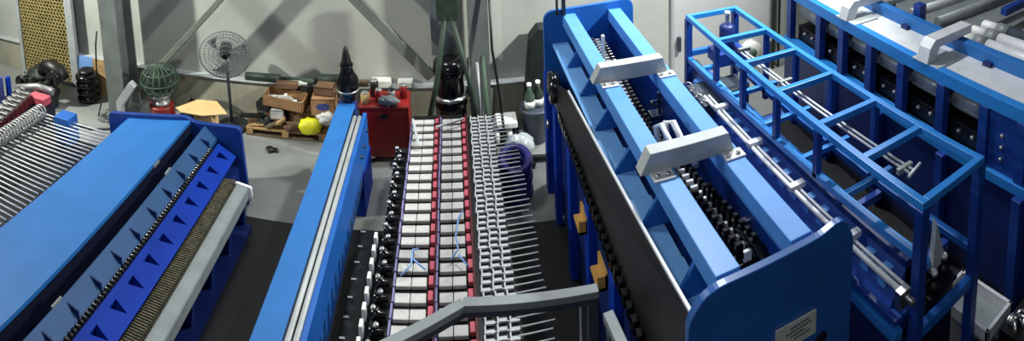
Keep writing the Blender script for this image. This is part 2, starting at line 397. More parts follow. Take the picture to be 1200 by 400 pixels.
# red tool cabinet
t = thing('tool_cabinet', 'red steel tool cabinet on castors left of the block conveyor', 'cabinet', (-1.05,7.1,0))
MB().box(-1.38,-.72,6.97,7.38,.10,.82).build('body', 'red', t, .012)
MB().box(-1.39,-.71,6.955,7.39,.78,.81).build('top_tray', 'redd', t, .006)
MB().box(-1.33,-.77,6.955,6.97,.15,.74).build('door', 'red', t, .006)
MB().box(-1.1,-1.0,6.935,6.955,.66,.72).build('handle', 'black', t, .004)
for x in (-1.33,-.77):
    for y in (7.02,7.33):
        w = MB().lathe((x-.02,y,.05), [(.02,0),(.05,.005),(.05,.04),(.02,.045)], 14, 'X').build('castor', 'black', t)
        MB().box(x-.03,x+.035,y-.02,y+.02,.06,.10).build('fork', 'dullsteel', w)
items = [((-1.3,7.05),'cardl',.06,.13,'tan tub at the left rear corner of the red cabinet top'),((-1.12,7.1),'red',.055,.15,'red can on top of the red cabinet'),
         ((-.95,7.15),'dullsteel',.05,.12,'grey tin on top of the red cabinet'),((-.8,7.2),'redd',.05,.16,'dark red can at the right of the red cabinet top'),((-1.2,7.25),'black',.06,.2,'black jar at the back of the red cabinet top')]
for (x,y), mm, r, h, lab in items:
    tt = thing('paint_can', lab, 'can', (x,y,.82))
    MB().lathe((x,y,.82), [(r,0),(r,h),(r*.9,h+.005)], 14).build('body', mm, tt)
    MB().lathe((x,y,.82+h+.005), [(r*.8,0),(r*.8,.02),(r*.5,.022)], 12).build('lid', 'dullsteel' if mm != 'dullsteel' else 'black', tt)
solo(MB().blob((-.98,7.0,.88),(.14,.07,.06),31,.3), 'cleaning_rag', 'midgrey', 'grey crumpled rag on the front of the red cabinet top', 'rag', (-.98,7.0,.82))

# green A-frame stand with black barrel
t = thing('a_frame_stand', 'dark green A-shaped steel stand in front of the column', 'stand', (-.15,7.3,0))
for p in ([(-.18,7.3,1.95),(-.34,7.25,1.0),(-.58,7.15,0)], [(-.12,7.3,1.95),(.1,7.25,1.0),(.26,7.15,0)]):
    MB().tube(p, .038, 8).build('leg', 'greend', t)
MB().box(-.3,.0,7.26,7.34,1.85,2.6).build('mast', 'greend', t, .01)
t = thing('steel_barrel', 'black barrel with a bright steel band under the green stand', 'barrel', (-.17,7.5,0))
MB().lathe((-.17,7.55,0), [(.2,0),(.22,.02),(.22,.5),(.24,.54),(.2,.6),(.2,.95),(.24,1.0),(.22,1.15),(.1,1.2)], 24).build('body', 'gloss', t)
MB().lathe((-.17,7.55,.64), [(.2,0),(.255,.005),(.255,.04),(.2,.045)], 24).build('band', 'steel', t)
MB().tube([(-.3,7.4,.5),(.02,7.35,.3),(.1,7.3,.1)], .06, 10).build('outlet', 'black', t)
solo(MB().box(-.42,-.02,7.83,7.88,1.1,2.4), 'wall_board', 'midgrey', 'grey board fixed behind the black barrel', 'board', (-.2,7.85,.6), .005)
labs = ['thin dark hose hanging in front of the right grey column, leftmost of four','grey pipe hanging in front of the right grey column, second of four','green hose hanging in front of the right grey column, third of four','black hose at the right edge of the grey column, last of four']
for i, (pts, r, mm) in enumerate([([(.1,7.3,1.3),(.12,7.2,.8),(.13,7.1,.3),(.13,7.0,.0)],.02,'black'),([(.22,7.35,1.2),(.24,7.25,.7),(.24,7.15,.0)],.03,'galv'),
        ([(.3,7.35,1.3),(.32,7.2,.6),(.36,7.1,.0)],.035,'green'),([(.42,7.4,2.3),(.43,7.3,1.4),(.5,7.2,.8),(.56,7.1,.02)],.018,'black')]):
    solo(MB().tube(pts, r, 8), 'hanging_hose', mm, labs[i], 'hose', (pts[-1][0],pts[-1][1],0))

# things right of the conveyor
t = thing('strapping_roll', 'white and black striped roll on the floor behind the steel pins', 'roll', (.62,7.35,0))
for k in range(4): MB().lathe((.40+.09*k,7.35,.13), [(.04,0),(.13,.005),(.13,.08),(.04,.085)], 18, 'X').build('layer', 'white' if k % 2 == 0 else 'black', t)
t2 = solo(MB().box(.44,.74,7.22,7.5,.265,.36), 'white_crate', 'bagw', 'white crate lying on the striped roll', 'crate', (.6,7.35,.265), .02)
solo(MB().blob((.74,7.05,.13),(.2,.15,.14),41,.25,flat=-.13), 'clear_bag', 'glass', 'clear plastic bag on the floor behind the steel pins', 'bag', (.74,7.05,0))
t = thing('waste_bin', 'dark waste bin with green bottles by the blue machine', 'bin', (1.0,7.35,0))
MB().lathe((1.0,7.35,0), [(.15,0),(.16,.02),(.2,.45),(.22,.47),(.22,.5),(.19,.5)], 20).build('body', 'dkgrey', t)
for k, (x, y, mm, lab) in enumerate([(.92,7.3,'green','green bottle standing in the dark waste bin, left one'),(1.05,7.35,'greend','dark green bottle standing in the waste bin, right one')]):
    tt = thing('bottle', lab, 'bottle', (x,y,.5))
    MB().lathe((x,y,.42), [(.07,0),(.075,.02),(.075,.26),(.03,.34),(.03,.4)], 14).build('body', mm, tt)
    MB().lathe((x,y,.82), [(.034,0),(.034,.04)], 10).build('cap', 'white', tt)
    MB().lathe((x,y,.52), [(.077,0),(.077,.1)], 14).build('sticker', 'white', tt)
solo(MB().prism([(.86,0),(1.5,0),(1.5,1.5),(1.12,1.5),(1.0,1.35)],'Y',7.6,7.85), 'switch_cabinet', 'greenblack', 'dark green cabinet standing behind the waste bin', 'cabinet', (1.2,7.72,0), .012)
t = thing('hose_coil', 'indigo coiled hose lying on the floor beside the steel pins', 'hose', (.60,6.35,0))
m = MB()
for k in range(5):
    rr_ = .165-.010*(k % 2)
    m.tube([(.60+rr_*math.cos(a), 6.35+rr_*math.sin(a)*1.5, .05+.09*k) for a in [2*PI*i/28 for i in range(28)]], .05, 8, closed=True)
m.build('coil', 'purple', t)
MB().tube([(.62,6.6,.4),(.7,6.72,.2),(.8,6.76,.06),(.9,6.74,.03)], .03, 8).build('tail', 'black', t)
solo(MB().tube([(.36,6.95,.05),(.7,6.9,.05),(1.1,6.85,.05)], .035, 8), 'floor_hose', 'greenblack', 'straight dark hose crossing the floor behind the indigo coil', 'hose', (.7,6.9,0))

# ------------------------------------------------------------------ rod mat at far left
t = thing('rod_conveyor', 'conveyor mat of thin bright steel rods at the far left', 'conveyor', (-5,4.6,0))
rod = MB().tube([(-5.9,3.0,.70),(-5.0,3.0,.70),(-4.48,3.0,.70)], .0105, 6).build('rod', 'galvw', t)
NR = 38
for k in range(1, NR): 
    rep(rod, (R.uniform(-.02,.02), k*.075, R.uniform(-.003,.003)))
MB().box(-5.95,-4.66,2.9,5.88,.0,.40).build('bed', 'black', t)
sp = MB(); n = 26
for k in range(n):
    y = 4.3+1.4*k/n; x = -5.60
    sp.tube([(x+.11*math.cos(a), y+.03*math.sin(a), .80+.09*math.sin(a)) for a in [2*PI*i/12 for i in range(12)]], .013, 5, closed=True)
sp.build('spiral_brush', 'dullsteel', t)
MB().box(-5.36,-5.10,5.66,5.88,.40,.79).build('end_block', 'blue', t, .01, label='small bright blue end block')
t = thing('valve_rack', 'rack of dark red coils with white caps left of the rod mat', 'rack', (-6.1,5.6,0))
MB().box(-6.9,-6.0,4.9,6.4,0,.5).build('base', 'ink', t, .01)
u = MB().box(-6.35,-6.02,4.95,5.04,.5,.64).build('coil', 'maroon', t, .01)
c = MB().box(-6.34,-6.04,4.96,5.03,.64,.69).box(-6.22,-6.14,4.975,5.015,.69,.75).build('cap', 'dullsteel', t, .01)
for k in range(1, 10): rep(u, (-.03*k,.13*k,0)); rep(c, (-.03*k,.13*k,0))
MB().tube([(-6.75,6.3,.62),(-6.4,6.45,.66),(-6.1,6.5,.62)], .06, 10).build('pipe', 'dullsteel', t)
MB().box(-6.4,-6.05,6.2,6.38,.5,.62).build('manifold', 'rose', t, .01)
for k in range(2): MB().box(-6.75+.1*k,-6.69+.1*k,5.9+.08*k,5.98+.08*k,.5,.95).build('plug', ['bluep','royal','bluep','white'][k], t, .01)

# ------------------------------------------------------------------ left forming machine
t = thing('forming_machine', 'long blue machine with a smooth slanted cover and a grey bar, left side', 'machine', (-3.3,4,0))
Y0, Y1 = 1.7, 5.97
def rounded(pts, r=.05, k=4):
    out = []
    n = len(pts)
    for i in range(n):
        p, a, b = Vector(pts[i]).to_2d(), Vector(pts[i-1]).to_2d(), Vector(pts[(i+1) % n]).to_2d()
        u = (a-p).normalized(); v = (b-p).normalized()
        rr = min(r, (a-p).length*.45, (b-p).length*.45)
        for j in range(k+1):
            s_ = j/k
            out.append(tuple((p+u*rr)*(1-s_)**2 + p*2*s_*(1-s_) + (p+v*rr)*s_**2))
    return out
MB().prism(rounded([(-4.62,0),(-4.62,.87),(-3.4,1.04),(-3.28,.98),(-2.66,1.0),(-2.62,0)], .07), 'Y', 5.97, 6.03).build('end_plate', 'navy', t, .008)
# slanted cover
MB().add([(-4.42,Y0,.74),(-4.28,Y0,.86),(-4.28,Y1,.86),(-4.42,Y1,.74),(-4.44,Y0,.3),(-4.44,Y1,.3)], [(0,1,2,3),(4,0,3,5)]).build('cover_flange', 'blue', t)
MB().prism([(-4.28,.86),(-3.335,1.0),(-3.335,.96),(-4.26,.80)], 'Y', Y0, Y1).build('slanted_cover', 'sky', t)
MB().prism([(-3.335,.96),(-3.335,.60),(-3.14,.60),(-3.14,.65),(-3.32,.65)], 'Y', Y0, Y1).build('channel', 'ink', t)  # shadow in the recess is put into the near-black navy
MB().prism([(-3.15,.60),(-3.15,.95),(-3.13,.96),(-2.985,.83),(-2.985,.78),(-3.13,.90)], 'Y', Y0, Y1).build('trough_plate', 'trough', t)
fin = MB().prism([(-3.10,.935),(-2.985,.83),(-2.985,.91)], 'Y', 1.9, 1.912).build('fin', 'deep', t)
for k in range(1, 13): rep(fin, (0,.32*k,0))
# roller chain on the ridge
MB().box(-2.985,-2.94,Y0,5.75,.76,.815).build('chain_guide', 'black', t)
lk = MB().lathe((-2.962,1.8,.83), [(.012,-.024),(.018,-.02),(.018,.02),(.012,.024)], 8, 'X').build('chain_roller', 'black', t)
pn = MB().lathe((-2.962,1.8,.838), [(.006,-.012),(.010,-.009),(.010,.009),(.006,.012)], 6, 'X').build('pin', 'steel', lk)
for k in range(1, 86): rep(lk, (0,.046*k,0))
# bright ribbed slope with triangular pockets
rb = MB(); na = 15; dy = (5.9-Y0)/na
def slope(u, y, d=0): return (-2.94+u*.23, y, .805-u*.13)
for k in range(na):
    ya, yb = Y0+k*dy, Y0+(k+1)*dy
    O = [slope(0,ya), slope(1,ya), slope(1,yb), slope(0,yb)]
    T_ = [slope(.25,ya+.25*dy), slope(.80,ya+.55*dy), slope(.25,ya+.62*dy)]
    rb.add(O+T_, [(0,1,5,4),(1,2,5),(2,3,6,5),(3,0,4,6)])
    D = [(p[0]-.04, p[1], p[2]-.10) for p in T_]
    rb.add(T_+D, [(0,1,4,3),(1,2,5,4),(2,0,3,5),(3,4,5)])
rb.build('pocket_plate', 'royal', t)
MB().box(-2.71,-2.58,Y0,5.52,.52,.56).build('bristle_holder', 'dkgrey', t)
br = MB(); y = Y0
while y < 5.5:
    br.box(-2.71,-2.57,y,y+.012,.56,.655); y += .026
br.build('bristle_strip', 'olive', t)
MB().prism([(-2.57,.46),(-2.57,.60),(-2.55,.615),(-2.43,.595),(-2.42,.58),(-2.42,.46)], 'Y', Y0, 5.50).build('grey_bar', 'midgrey', t, .004)
MB().prism([(-2.66,.44),(-2.66,.60),(-2.55,.63),(-2.395,.60),(-2.38,.58),(-2.38,.43)], 'Y', 5.50, 5.53).build('bar_end', 'white', t)
MB().box(-4.40,-2.72,Y0,5.97,.08,.5).build('body', 'deep', t)
bk = MB().prism([(-2.72,.0),(-2.72,.5),(-2.42,.46),(-2.52,.28),(-2.56,.0)], 'Y', 1.9, 1.98).build('bracket', 'navy', t)
for k in range(1, 9): rep(bk, (0,.46*k,0))
MB().box(-2.72,-2.46,Y0,5.6,0,.06).build('sole_rail', 'deep', t)
for (x,y) in ((-3.33,5.08),(-3.14,5.0),(-3.14,3.1)):
    MB().box(x-.007,x+.010,y-.06,y+.06,.955,.985).build('latch', 'midgrey', t)

# ------------------------------------------------------------------ long blue side beam
t = thing('guide_beam', 'long light blue beam with twin grey rails standing on the left of the block conveyor', 'beam', (-1.4,5,0))
MB().box(-1.60,-1.37,2.2,6.70,.50,1.0).build('box_beam', 'sky', t, .008)
MB().box(-1.37,-1.355,2.2,6.6,.9,.985).build('groove', 'ink', t)
for x in (-1.335,-1.275): MB().tube([(x,2.2,.97),(x,6.45,.97)], .024, 10).build('grey_rail', 'galv', t)
MB().box(-1.36,-1.25,2.2,6.5,.5,.945).build('rail_seat', 'dkgrey', t)
MB().box(-1.25,-1.20,2.2,6.55,.4,.975).build('side_rib', 'blue', t, .006)
MB().box(-1.59,-1.39,6.70,6.93,.4,1.0).build('end_block', 'navy', t, .01)
MB().box(-1.45,-1.19,6.0,6.6,0,.5).build('foot', 'royal', t, .008)
MB().box(-1.55,-1.25,2.4,2.9,0,.5).build('foot', 'royal', t, .008)
bl = MB().tube([(-1.245,6.2,.75),(-1.18,6.2,.75)], .02, 8).build('bolt', 'black', t)
rep(bl, (0,.25,.05)); rep(bl, (0,-.2,0))
# black signal horn on its end
t = thing('signal_lamp', 'glossy black bulbous lamp on the far end of the light blue beam', 'lamp', (-1.47,6.8,1.0))
MB().lathe((-1.47,6.8,1.0), [(.09,0),(.10,.03),(.08,.06),(.12,.10),(.155,.20),(.14,.30),(.10,.36),(.075,.44),(.09,.48)], 20).build('body', 'gloss', t)
MB().lathe((-1.47,6.8,1.48), [(.08,0),(.065,.05),(.045,.14),(.03,.22),(.01,.25)], 16).build('tip', 'black', t)
MB().lathe((-1.47,6.8,1.14), [(.13,0),(.15,.005),(.15,.025),(.13,.03)], 20).build('ring', 'dullsteel', t)

# dark conveyor on the floor between beam and blocks
t = thing('rubber_conveyor', 'low dark green black rubber conveyor along the light blue beam', 'conveyor', (-1.1,4.3,0))
MB().prism(rounded([(-1.16,0),(-1.16,.30),(-.98,.29),(-.84,.18),(-.80,0)], .06), 'Y', 2.2, 5.45).build('belt', 'greenblack', t)
tk = MB().box(-1.14,-1.09,2.6,2.618,.30,.308).build('tab', 'galvw', t)
for k in range(1, 15): rep(tk, (0,.2*k,0))

# ------------------------------------------------------------------ block conveyor in the middle
t = thing('block_conveyor', 'long conveyor bed carrying two rows of light grey blocks and steel pin links', 'conveyor', (-.15,5,0))
YB0, P = 3.0, .145; NB = 25
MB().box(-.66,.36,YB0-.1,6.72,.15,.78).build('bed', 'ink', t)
for cx, w in ((-.49,.255),(-.15,.225)):
    row = MB().box(cx-w/2-.02, cx+w/2+.02, YB0-.05, 6.72, .78, .83).build('block_row', 'gap', t)
    b = MB().box(cx-w/2, cx-.003, YB0, YB0+.090, .83, .865).box(cx+.003, cx+w/2, YB0, YB0+.090, .83, .865).build('block', 'block', row, .006)
    r_ = MB().box(cx+w/2+.012, cx+w/2+.052, YB0+.02, YB0+.11, .83, .87).build('bracket', 'rose', row, .006)
    l_ = MB().box(cx-w/2-.026, cx-w/2-.010, YB0+.0, YB0+.13, .83, .875).build('clip', 'lav', row, .003)
    for k in range(1, NB):
        for s_ in (b, r_, l_): rep(s_, (R.uniform(-.004,.004), P*k, R.uniform(-.004,.004)))
    MB().box(cx+w/2+.055, cx+w/2+.075, YB0, 6.7, .78, .845).build('red_strip', 'maroon', row)
# cylinders on the left edge
cr = MB().box(-.80,-.64,YB0,6.1,.60,.80).build('cylinder_row', 'black', t)
c1 = MB().lathe((-.79,YB0+.05,.85), [(.02,0),(.05,.005),(.05,.06),(.03,.07),(.03,.12)], 10, 'X').build('cylinder', 'gloss', cr)
c2 = MB().lathe((-.80,YB0+.05,.87), [(.012,-.02),(.022,-.015),(.022,.015),(.012,.02)], 8, 'Z').build('cylinder_nut', 'steel', cr)
c3 = MB().box(-.86,-.83,YB0+.02,YB0+.09,.80,.91).build('end_tab', 'white', cr, .004)
for k in range(1, 21):
    rep(c1, (0,P*k,0)); rep(c2, (.07 if k % 2 else .03,P*k,.03))
    if k < 12: rep(c3, (0,P*k,0))
# steel links with pins on the right edge
lr = MB().box(.04,.36,YB0,6.6,.78,.84).build('link_row', 'black', t)
lm = MB().box(.07,.345,YB0+.022,YB0+.032,.84,.852)
for i, x in enumerate((.075,.17,.265)):
    o = .012*(i % 2)
    lm.box(x, x+.075, YB0+.006+o, YB0+.034+o, .845, .862).box(x, x+.012, YB0, YB0+.068, .845, .866)
l1 = lm.build('link', 'galvw', lr)
l2 = MB().tube([(.34,YB0+.03,.856),(.60,YB0+.03,.868)], .0065, 6).build('pin', 'galv', lr)
for k in range(1, 50):
    rep(l1, (.006*(k % 3),P*.5*k,0))
    rep(l2, (R.uniform(-.02,.015) if k < 42 else -.1,P*.5*k,R.uniform(-.004,.008)))
# wiring loops on the blocks
for pts in ([(-.05,4.95,.90),(-.09,4.8,.95),(-.12,4.6,.93),(-.1,4.45,.94),(-.16,4.38,.91)], [(-.45,4.5,.91),(-.49,4.42,.97),(-.5,4.3,.93),(-.58,4.22,.91)], [(-.1,4.4,.93),(-.02,4.3,.91)], [(-.5,4.36,.95),(-.38,4.28,.91)]):
    MB().tube(pts, .008, 6).build('wire', 'bluew', t)
MB().beam((-.62,6.5,.91),(-.52,5.95,.92),.03,.02).build('lever', 'galv', t)
MB().beam((-.33,6.3,.93),(.0,6.42,.95),.02,.02).build('tie_rod', 'galv', t)
solo(MB().blob((-.22,6.85,.6),(.16,.1,.08),51,.3).box(-.3,-.12,6.8,6.9,0,.6), 'film_bundle', 'bluew', 'pale blue film bundle at the far end of the grey blocks', 'film', (-.2,6.85,0))

# ------------------------------------------------------------------ handrail in the foreground
def handrail(nm, lab, loc, rails, posts, side='dkgrey'):
    t = thing(nm, lab, 'handrail', loc)
    for p, q in rails:
        p, q = Vector(p), Vector(q)
        MB().beam(p, q, .07, .05).build('top_rail', 'midgrey', t, .004)
        MB().beam(p-Vector((0,0,.045)), q-Vector((0,0,.045)), .062, .04).build('shaded_side', side, t)  # dark side face of the tube, its shade put into a darker bar
    for (x, y, z) in posts: MB().box(x-.035,x+.035,y-.03,y+.03,0,z).build('post', side, t, .004)
    return t
h = handrail('step_handrail', 'grey handrail with a sloping end crossing in front of the grey blocks', (.4,3.35,0),
    [((-.06,3.36,1.48),(.84,3.31,1.48)),((-.06,3.36,1.48),(-.62,3.05,1.46)),((-.62,3.05,1.46),(-.76,2.93,1.46))], [(.80,3.31,1.42),(-.745,2.92,1.42)])
MB().box(.71,.72,3.30,3.32,.3,1.40).build('inner_rod', 'galv', h)
handrail('step_handrail', 'short grey handrail running beside the black skirt of the blue machine', (.95,2.9,0), [((.86,3.14,1.46),(.93,2.5,1.46))], [(.865,3.05,1.42),(.925,2.55,1.42)])

# ------------------------------------------------------------------ big blue welding machine
t = thing('press_machine', 'large blue machine with two pale top rails and a drag chain between them', 'machine', (1.6,4.3,0))
F = 6.37
MB().prism(rounded([(1.0,0),(1.0,2.24),(2.13,2.30),(2.13,0)], .14, 6), 'Y', F, F+.05).build('end_plate', 'blue', t, .008)
FP = rounded([(1.08,0),(1.08,2.06),(1.16,2.17),(1.26,2.205),(1.94,2.20),(2.06,2.23),(2.12,2.22),(2.20,2.08),(2.20,0)], .05, 4)
MB().prism(FP, 'Y', 2.37, 2.42).build('front_plate', 'plate', t, .006)
lb = MB().box(1.62,1.91,2.356,2.368,1.60,1.755)
lb.v = [Vector((p.x, p.y, p.z + (p.x-1.76)*-.06)) for p in lb.v]
lbo = lb.build('name_plate', 'label', t, .002)
tx = MB()
for k, (a, b) in enumerate(((1.72,1.85),(1.69,1.87),(1.72,1.82),(1.75,1.86))):
    z = 1.725-.026*k; xx = a
    while xx < b:
        w = R.uniform(.008,.022); tx.box(xx, min(xx+w,b), 2.353, 2.357, z-.005, z+.005); xx += w+.006
tx.build('lettering', 'inkline', lbo)
MB().lathe((1.96,2.368,1.51), [(.045,-.004),(.045,.0)], 20, 'Y').build('round_hole', 'ink', t)  # flat disc, the shade inside the hole put into its colour
# top rails (slightly tapering position as in a straight pair)
for (xa, xb, nm) in ((1.31,1.355,'top_rail'),(1.88,1.85,'top_rail')):
    MB().add([], []).beam((xb,2.45,2.12),(xa,F,2.12),.155,.14).build(nm, 'rail', t, .006)
MB().beam((1.39,2.45,1.7),(1.345,F,1.7),.03,.75).build('web_plate', 'navy', t)
MB().beam((1.80,2.45,1.7),(1.83,F,1.7),.03,.75).build('web_plate', 'navy', t)
MB().beam((1.96,2.45,1.55),(1.96,F,1.55),.03,.95).build('web_plate', 'navy', t)
# lower flange at left with gussets
MB().beam((1.235,2.45,1.82),(1.20,F,1.82),.19,.03).build('side_flange', 'lit_patch', t)  # paler blue stands for the light lying between the gussets
g = MB().prism([(1.15,1.835),(1.36,1.835),(1.36,2.08),(1.30,2.08)], 'Y', 2.72, 2.75)
g0 = g.build('gusset', 'blue', t)
g1 = MB().box(1.16,1.32,2.75,2.98,1.835,1.87).build('ledge_block', 'lit_patch', t, .004)
for k in range(1, 6): rep(g0, (0,.6*k,0)); rep(g1, (0,.6*k,0))
# black skirt with a bright edge
MB().beam((1.14,2.45,2.02),(1.03,5.1,1.92),.018,.02).build('skirt_edge', 'galvw', t)
MB().add([(1.13,2.45,2.01),(1.02,5.15,1.91),(1.0,5.6,1.75),(1.0,5.6,1.4),(1.02,2.45,1.42),(1.0,5.2,1.36)], [(0,1,5,4),(1,2,3,5)]).build('skirt', 'black', t)
MB().box(1.02,1.06,2.45,5.9,1.36,1.40).build('skirt_strip', 'dullsteel', t)
st = MB().box(.985,1.02,2.5,2.56,1.40,1.50).build('skirt_tooth', 'gloss', t, .004)
for k in range(1, 30): rep(st, (0,.1*k,0))
MB().lathe((1.0,5.75,1.62), [(.05,-.06),(.17,-.05),(.17,.05),(.05,.06)], 22, 'X').build('drive_wheel', 'gloss', t)
MB().lathe((.94,5.75,1.62), [(.03,-.02),(.07,-.01),(.07,.02)], 16, 'X').build('wheel_hub', 'dkgrey', t)
# side wall
MB().box(1.06,1.10,2.45,F,.12,1.36).build('side_wall', 'deep', t)
ps = MB().box(.99,1.06,2.7,2.84,0,1.36).build('side_post', 'royal', t, .006)
for k in range(1, 5): rep(ps, (0,.75*k,0))
MB().box(.98,1.06,6.22,F,0,1.5).build('corner_post', 'royal', t, .006)
MB().lathe((.985,6.15,.95), [(.02,-.02),(.05,-.01),(.05,.01)], 14, 'X').build('knob', 'steel', t)
for (y, z) in ((3.75,1.13),(4.35,1.10)):
    b = MB().box(.92,1.0,y-.11,y+.11,z,z+.025).box(.98,1.0,y-.11,y+.11,z,z+.14).box(.92,1.0,y-.11,y-.09,z,z+.12).build('gold_bracket', 'gold', t)
# inner floor
MB().box(1.42,1.80,2.45,F,1.05,1.10).build('inner_floor', 'deep', t)
MB().box(2.0,2.12,2.45,F,.2,1.35).build('side_wall', 'navy', t)
# drag chain
path = [(1.60,6.15),(1.57,5.4),(1.54,4.8),(1.53,4.15),(1.57,3.9),(1.61,3.65),(1.63,3.25),(1.66,2.9),(1.68,2.72)]
def chain_pt(s):
    L = 0
    for a, b in zip(path[:-1], path[1:]):
        d = math.hypot(b[0]-a[0], b[1]-a[1])
        if s <= L+d: f = (s-L)/d; return (a[0]+(b[0]-a[0])*f, a[1]+(b[1]-a[1])*f)
        L += d
    return path[-1]
LT = sum(math.hypot(b[0]-a[0], b[1]-a[1]) for a, b in zip(path[:-1], path[1:]))
dc = MB()
for a, b in zip(path[:-1], path[1:]): dc.beam((a[0],a[1],1.80),(b[0],b[1],1.80),.15,.10)
dch = dc.build('drag_chain', 'black', t)
lx, ly = chain_pt(0)
k1 = MB().prism([(lx-.085,1.84),(lx-.085,1.95),(lx-.035,1.95),(lx-.03,1.87),(lx+.03,1.87),(lx+.035,1.97),(lx+.07,1.97),(lx+.07,1.84)], 'Y', ly-.017, ly+.017).build('chain_link', 'gloss', dch, .004)
k2 = MB().lathe((lx-.105,ly,1.90), [(.010,-.025),(.016,-.02),(.016,.02),(.010,.025)], 8, 'X').build('link_pin', 'galvw', dch)
k3 = MB().box(lx-.028,lx+.028,ly-.018,ly+.004,1.86,1.93).build('link_clip', 'galvw', dch)
nl = 50
for k in range(1, nl):
    x, y = chain_pt(LT*k/nl)
    for q in (k1, k2, k3): rep(q, (x-lx, y-ly, .05 if (q is k1 and k > 40) else 0))
# curled end of the chain
MB().tube([(1.72,2.95,1.95),(1.74,2.75,1.93),(1.75,2.62,1.85),(1.75,2.56,1.7)], .045, 10).build('chain_end', 'gloss', dch)
MB().tube([(1.60,3.95,1.98),(1.62,4.02,2.12),(1.66,3.96,2.14),(1.68,3.8,2.05),(1.70,3.6,1.98)], .028, 8).build('bent_pipe', 'galvw', t)
MB().tube([(1.55,4.0,1.95),(1.54,4.05,2.08),(1.57,4.0,2.12),(1.60,3.7,2.0)], .024, 8).build('bent_pipe', 'galvw', t)
for (x, y) in ((1.74,4.62),(1.79,2.98)):
    MB().box(x-.04,x+.06,y-.06,y+.06,1.80,1.84).box(x+.02,x+.05,y-.05,y-.02,1.84,2.06).box(x-.03,x+.05,y-.05,y-.03,1.96,1.99).box(x-.02,x+.07,y+.0,y+.05,1.90,1.94).build('pin_bracket', 'steel', t, .004)
MB().box(1.52,1.55,5.62,5.66,1.9,2.2).build('upright', 'galvw', t)
# grey cross brackets over the rails
for y in (4.72,3.42):
    cb = MB().prism([(1.165,2.195),(1.24,2.345),(1.85,2.345),(1.90,2.195)], 'Y', y-.055, y+.055)
    cbo = cb.build('cross_bracket', 'galv', t, .006)
    for x in (1.31,1.86):
        f = MB().box(x-.075,x+.085,y-.15,y-.05,2.19,2.205).build('clamp_foot', 'galvw', cbo, .004)
        for dx in (-.04,.04): MB().lathe((x+dx,y-.11,2.205), [(.018,0),(.018,.015),(.010,.02)], 8).build('bolt', 'steel', f)
MB().box(1.15,1.17,6.30,6.36,2.2,3.2).build('conduit', 'black', t)
MB().box(1.22,1.26,6.30,6.36,2.2,3.2).build('conduit', 'black', t)

# ------------------------------------------------------------------ blue cage machine
t = thing('cage_machine', 'blue open square-tube cage machine with a bright twin rail, right of centre', 'machine', (3.1,4.3,0))
XL, XR, YN, YF, ZT = 2.84, 3.52, 2.36, 6.28, 1.97
for x in (XL, XR): MB().beam((x,YN-.03,ZT),(x,YF+.03,ZT),.06,.06).build('top_rail', 'cage', t, .004)
for y in (YN, 3.0, 3.57, 4.22, 4.87, 5.49, YF): MB().box(XL+.03,XR-.03,y-.03,y+.03,ZT-.03,ZT+.03).build('top_crossbar', 'cage', t, .004)
for y in (YN, YF):
    for x in (XL, XR): MB().box(x-.04,x+.04,y-.04,y+.04,0,ZT-.03).build('corner_post', 'navy', t, .004)
for y in (3.57, 4.22, 4.87, 5.49):
    MB().box(XL-.03,XL+.03,y-.03,y+.03,1.5,ZT-.03).build('post', 'navy', t, .003)
    MB().box(XR-.03,XR+.03,y-.03,y+.03,1.1,ZT-.03).build('post', 'navy', t, .003)
MB().beam((XL,YN,1.56),(XL,YF,1.42),.06,.06).build('mid_rail', 'cage', t, .004)
MB().beam((XR,YN,1.2),(XR,YF,1.2),.06,.06).build('mid_rail', 'blue', t, .004)
for y in (3.3, 3.9, 4.55, 5.2, 5.9): MB().box(XL+.03,XR-.03,y-.025,y+.025,1.42,1.47).build('mid_crossbar', 'cage', t, .003)
MB().box(XL+.04,XR-.04,YN-.03,YN+.03,.90,.98).build('end_crossbar', 'blue', t, .004)
MB().box(XL+.04,XR-.04,YF-.03,YF+.03,1.45,1.52).build('end_crossbar', 'blue', t, .004)
for x, z in ((3.0,1.30),(3.12,1.22)):
    MB().box(x-.03,x+.03,2.5,6.1,z-.03,z+.03).build('inner_rail', 'rail' if x < 3.1 else 'cage', t, .004)
for y in (2.6,3.4,4.2,5.0,5.8): MB().box(2.92,3.46,y-.03,y+.03,1.12,1.19).build('inner_crossbar', 'navy', t, .004)
MB().box(2.94,3.0,2.5,6.1,.8,1.12).build('inner_plate', 'deep', t)
# twin shafts inside
for dx in (0, .05): MB().tube([(3.12+dx,2.75,1.87),(3.06+dx,5.3,1.87)], .011, 8).build('shaft', 'galvw', t)
cl = MB().box(3.06,3.22,2.8,2.84,1.84,1.89).build('shaft_clamp', 'midgrey', t, .006)
for k in range(1, 4): rep(cl, (0,.85*k,0))
MB().tube([(3.08,2.72,1.87),(3.26,2.76,1.88)], .014, 6).build('shaft_pin', 'galvw', t)
# base and lower beams
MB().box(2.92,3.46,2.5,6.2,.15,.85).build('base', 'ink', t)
MB().box(2.78,2.90,2.5,6.2,.78,.86).build('lower_beam', 'cage', t, .004)
MB().box(2.66,2.90,2.4,6.2,1.10,1.14).build('rail_deck', 'navy', t)
MB().box(2.86,2.92,2.5,6.2,.2,1.42).build('side_plate', 'deep', t)
MB().prism([(2.70,1.14),(2.92,1.14),(2.92,1.36),(2.86,1.36)], 'Y', 2.5, 6.0).build('rail_rise', 'navy', t)
rbk = MB().box(2.74,2.84,2.6,2.68,1.20,1.33).build('rail_block', 'rail', t, .006)
for k in range(1, 18): rep(rbk, (0,.19*k,0))
for x, r in ((2.70,.022),(2.755,.014)): MB().tube([(x+.0,2.36,1.36),(x-.02,4.0,1.36),(x-.03,5.45,1.36)], r, 10).build('bright_rail', 'galvw', t)
cg = MB().box(2.66,2.82,2.95,3.01,1.36,1.41).build('rail_carriage', 'galvw', t, .004)
for k in (1,2,3): rep(cg, (-.02,.72*k,0))
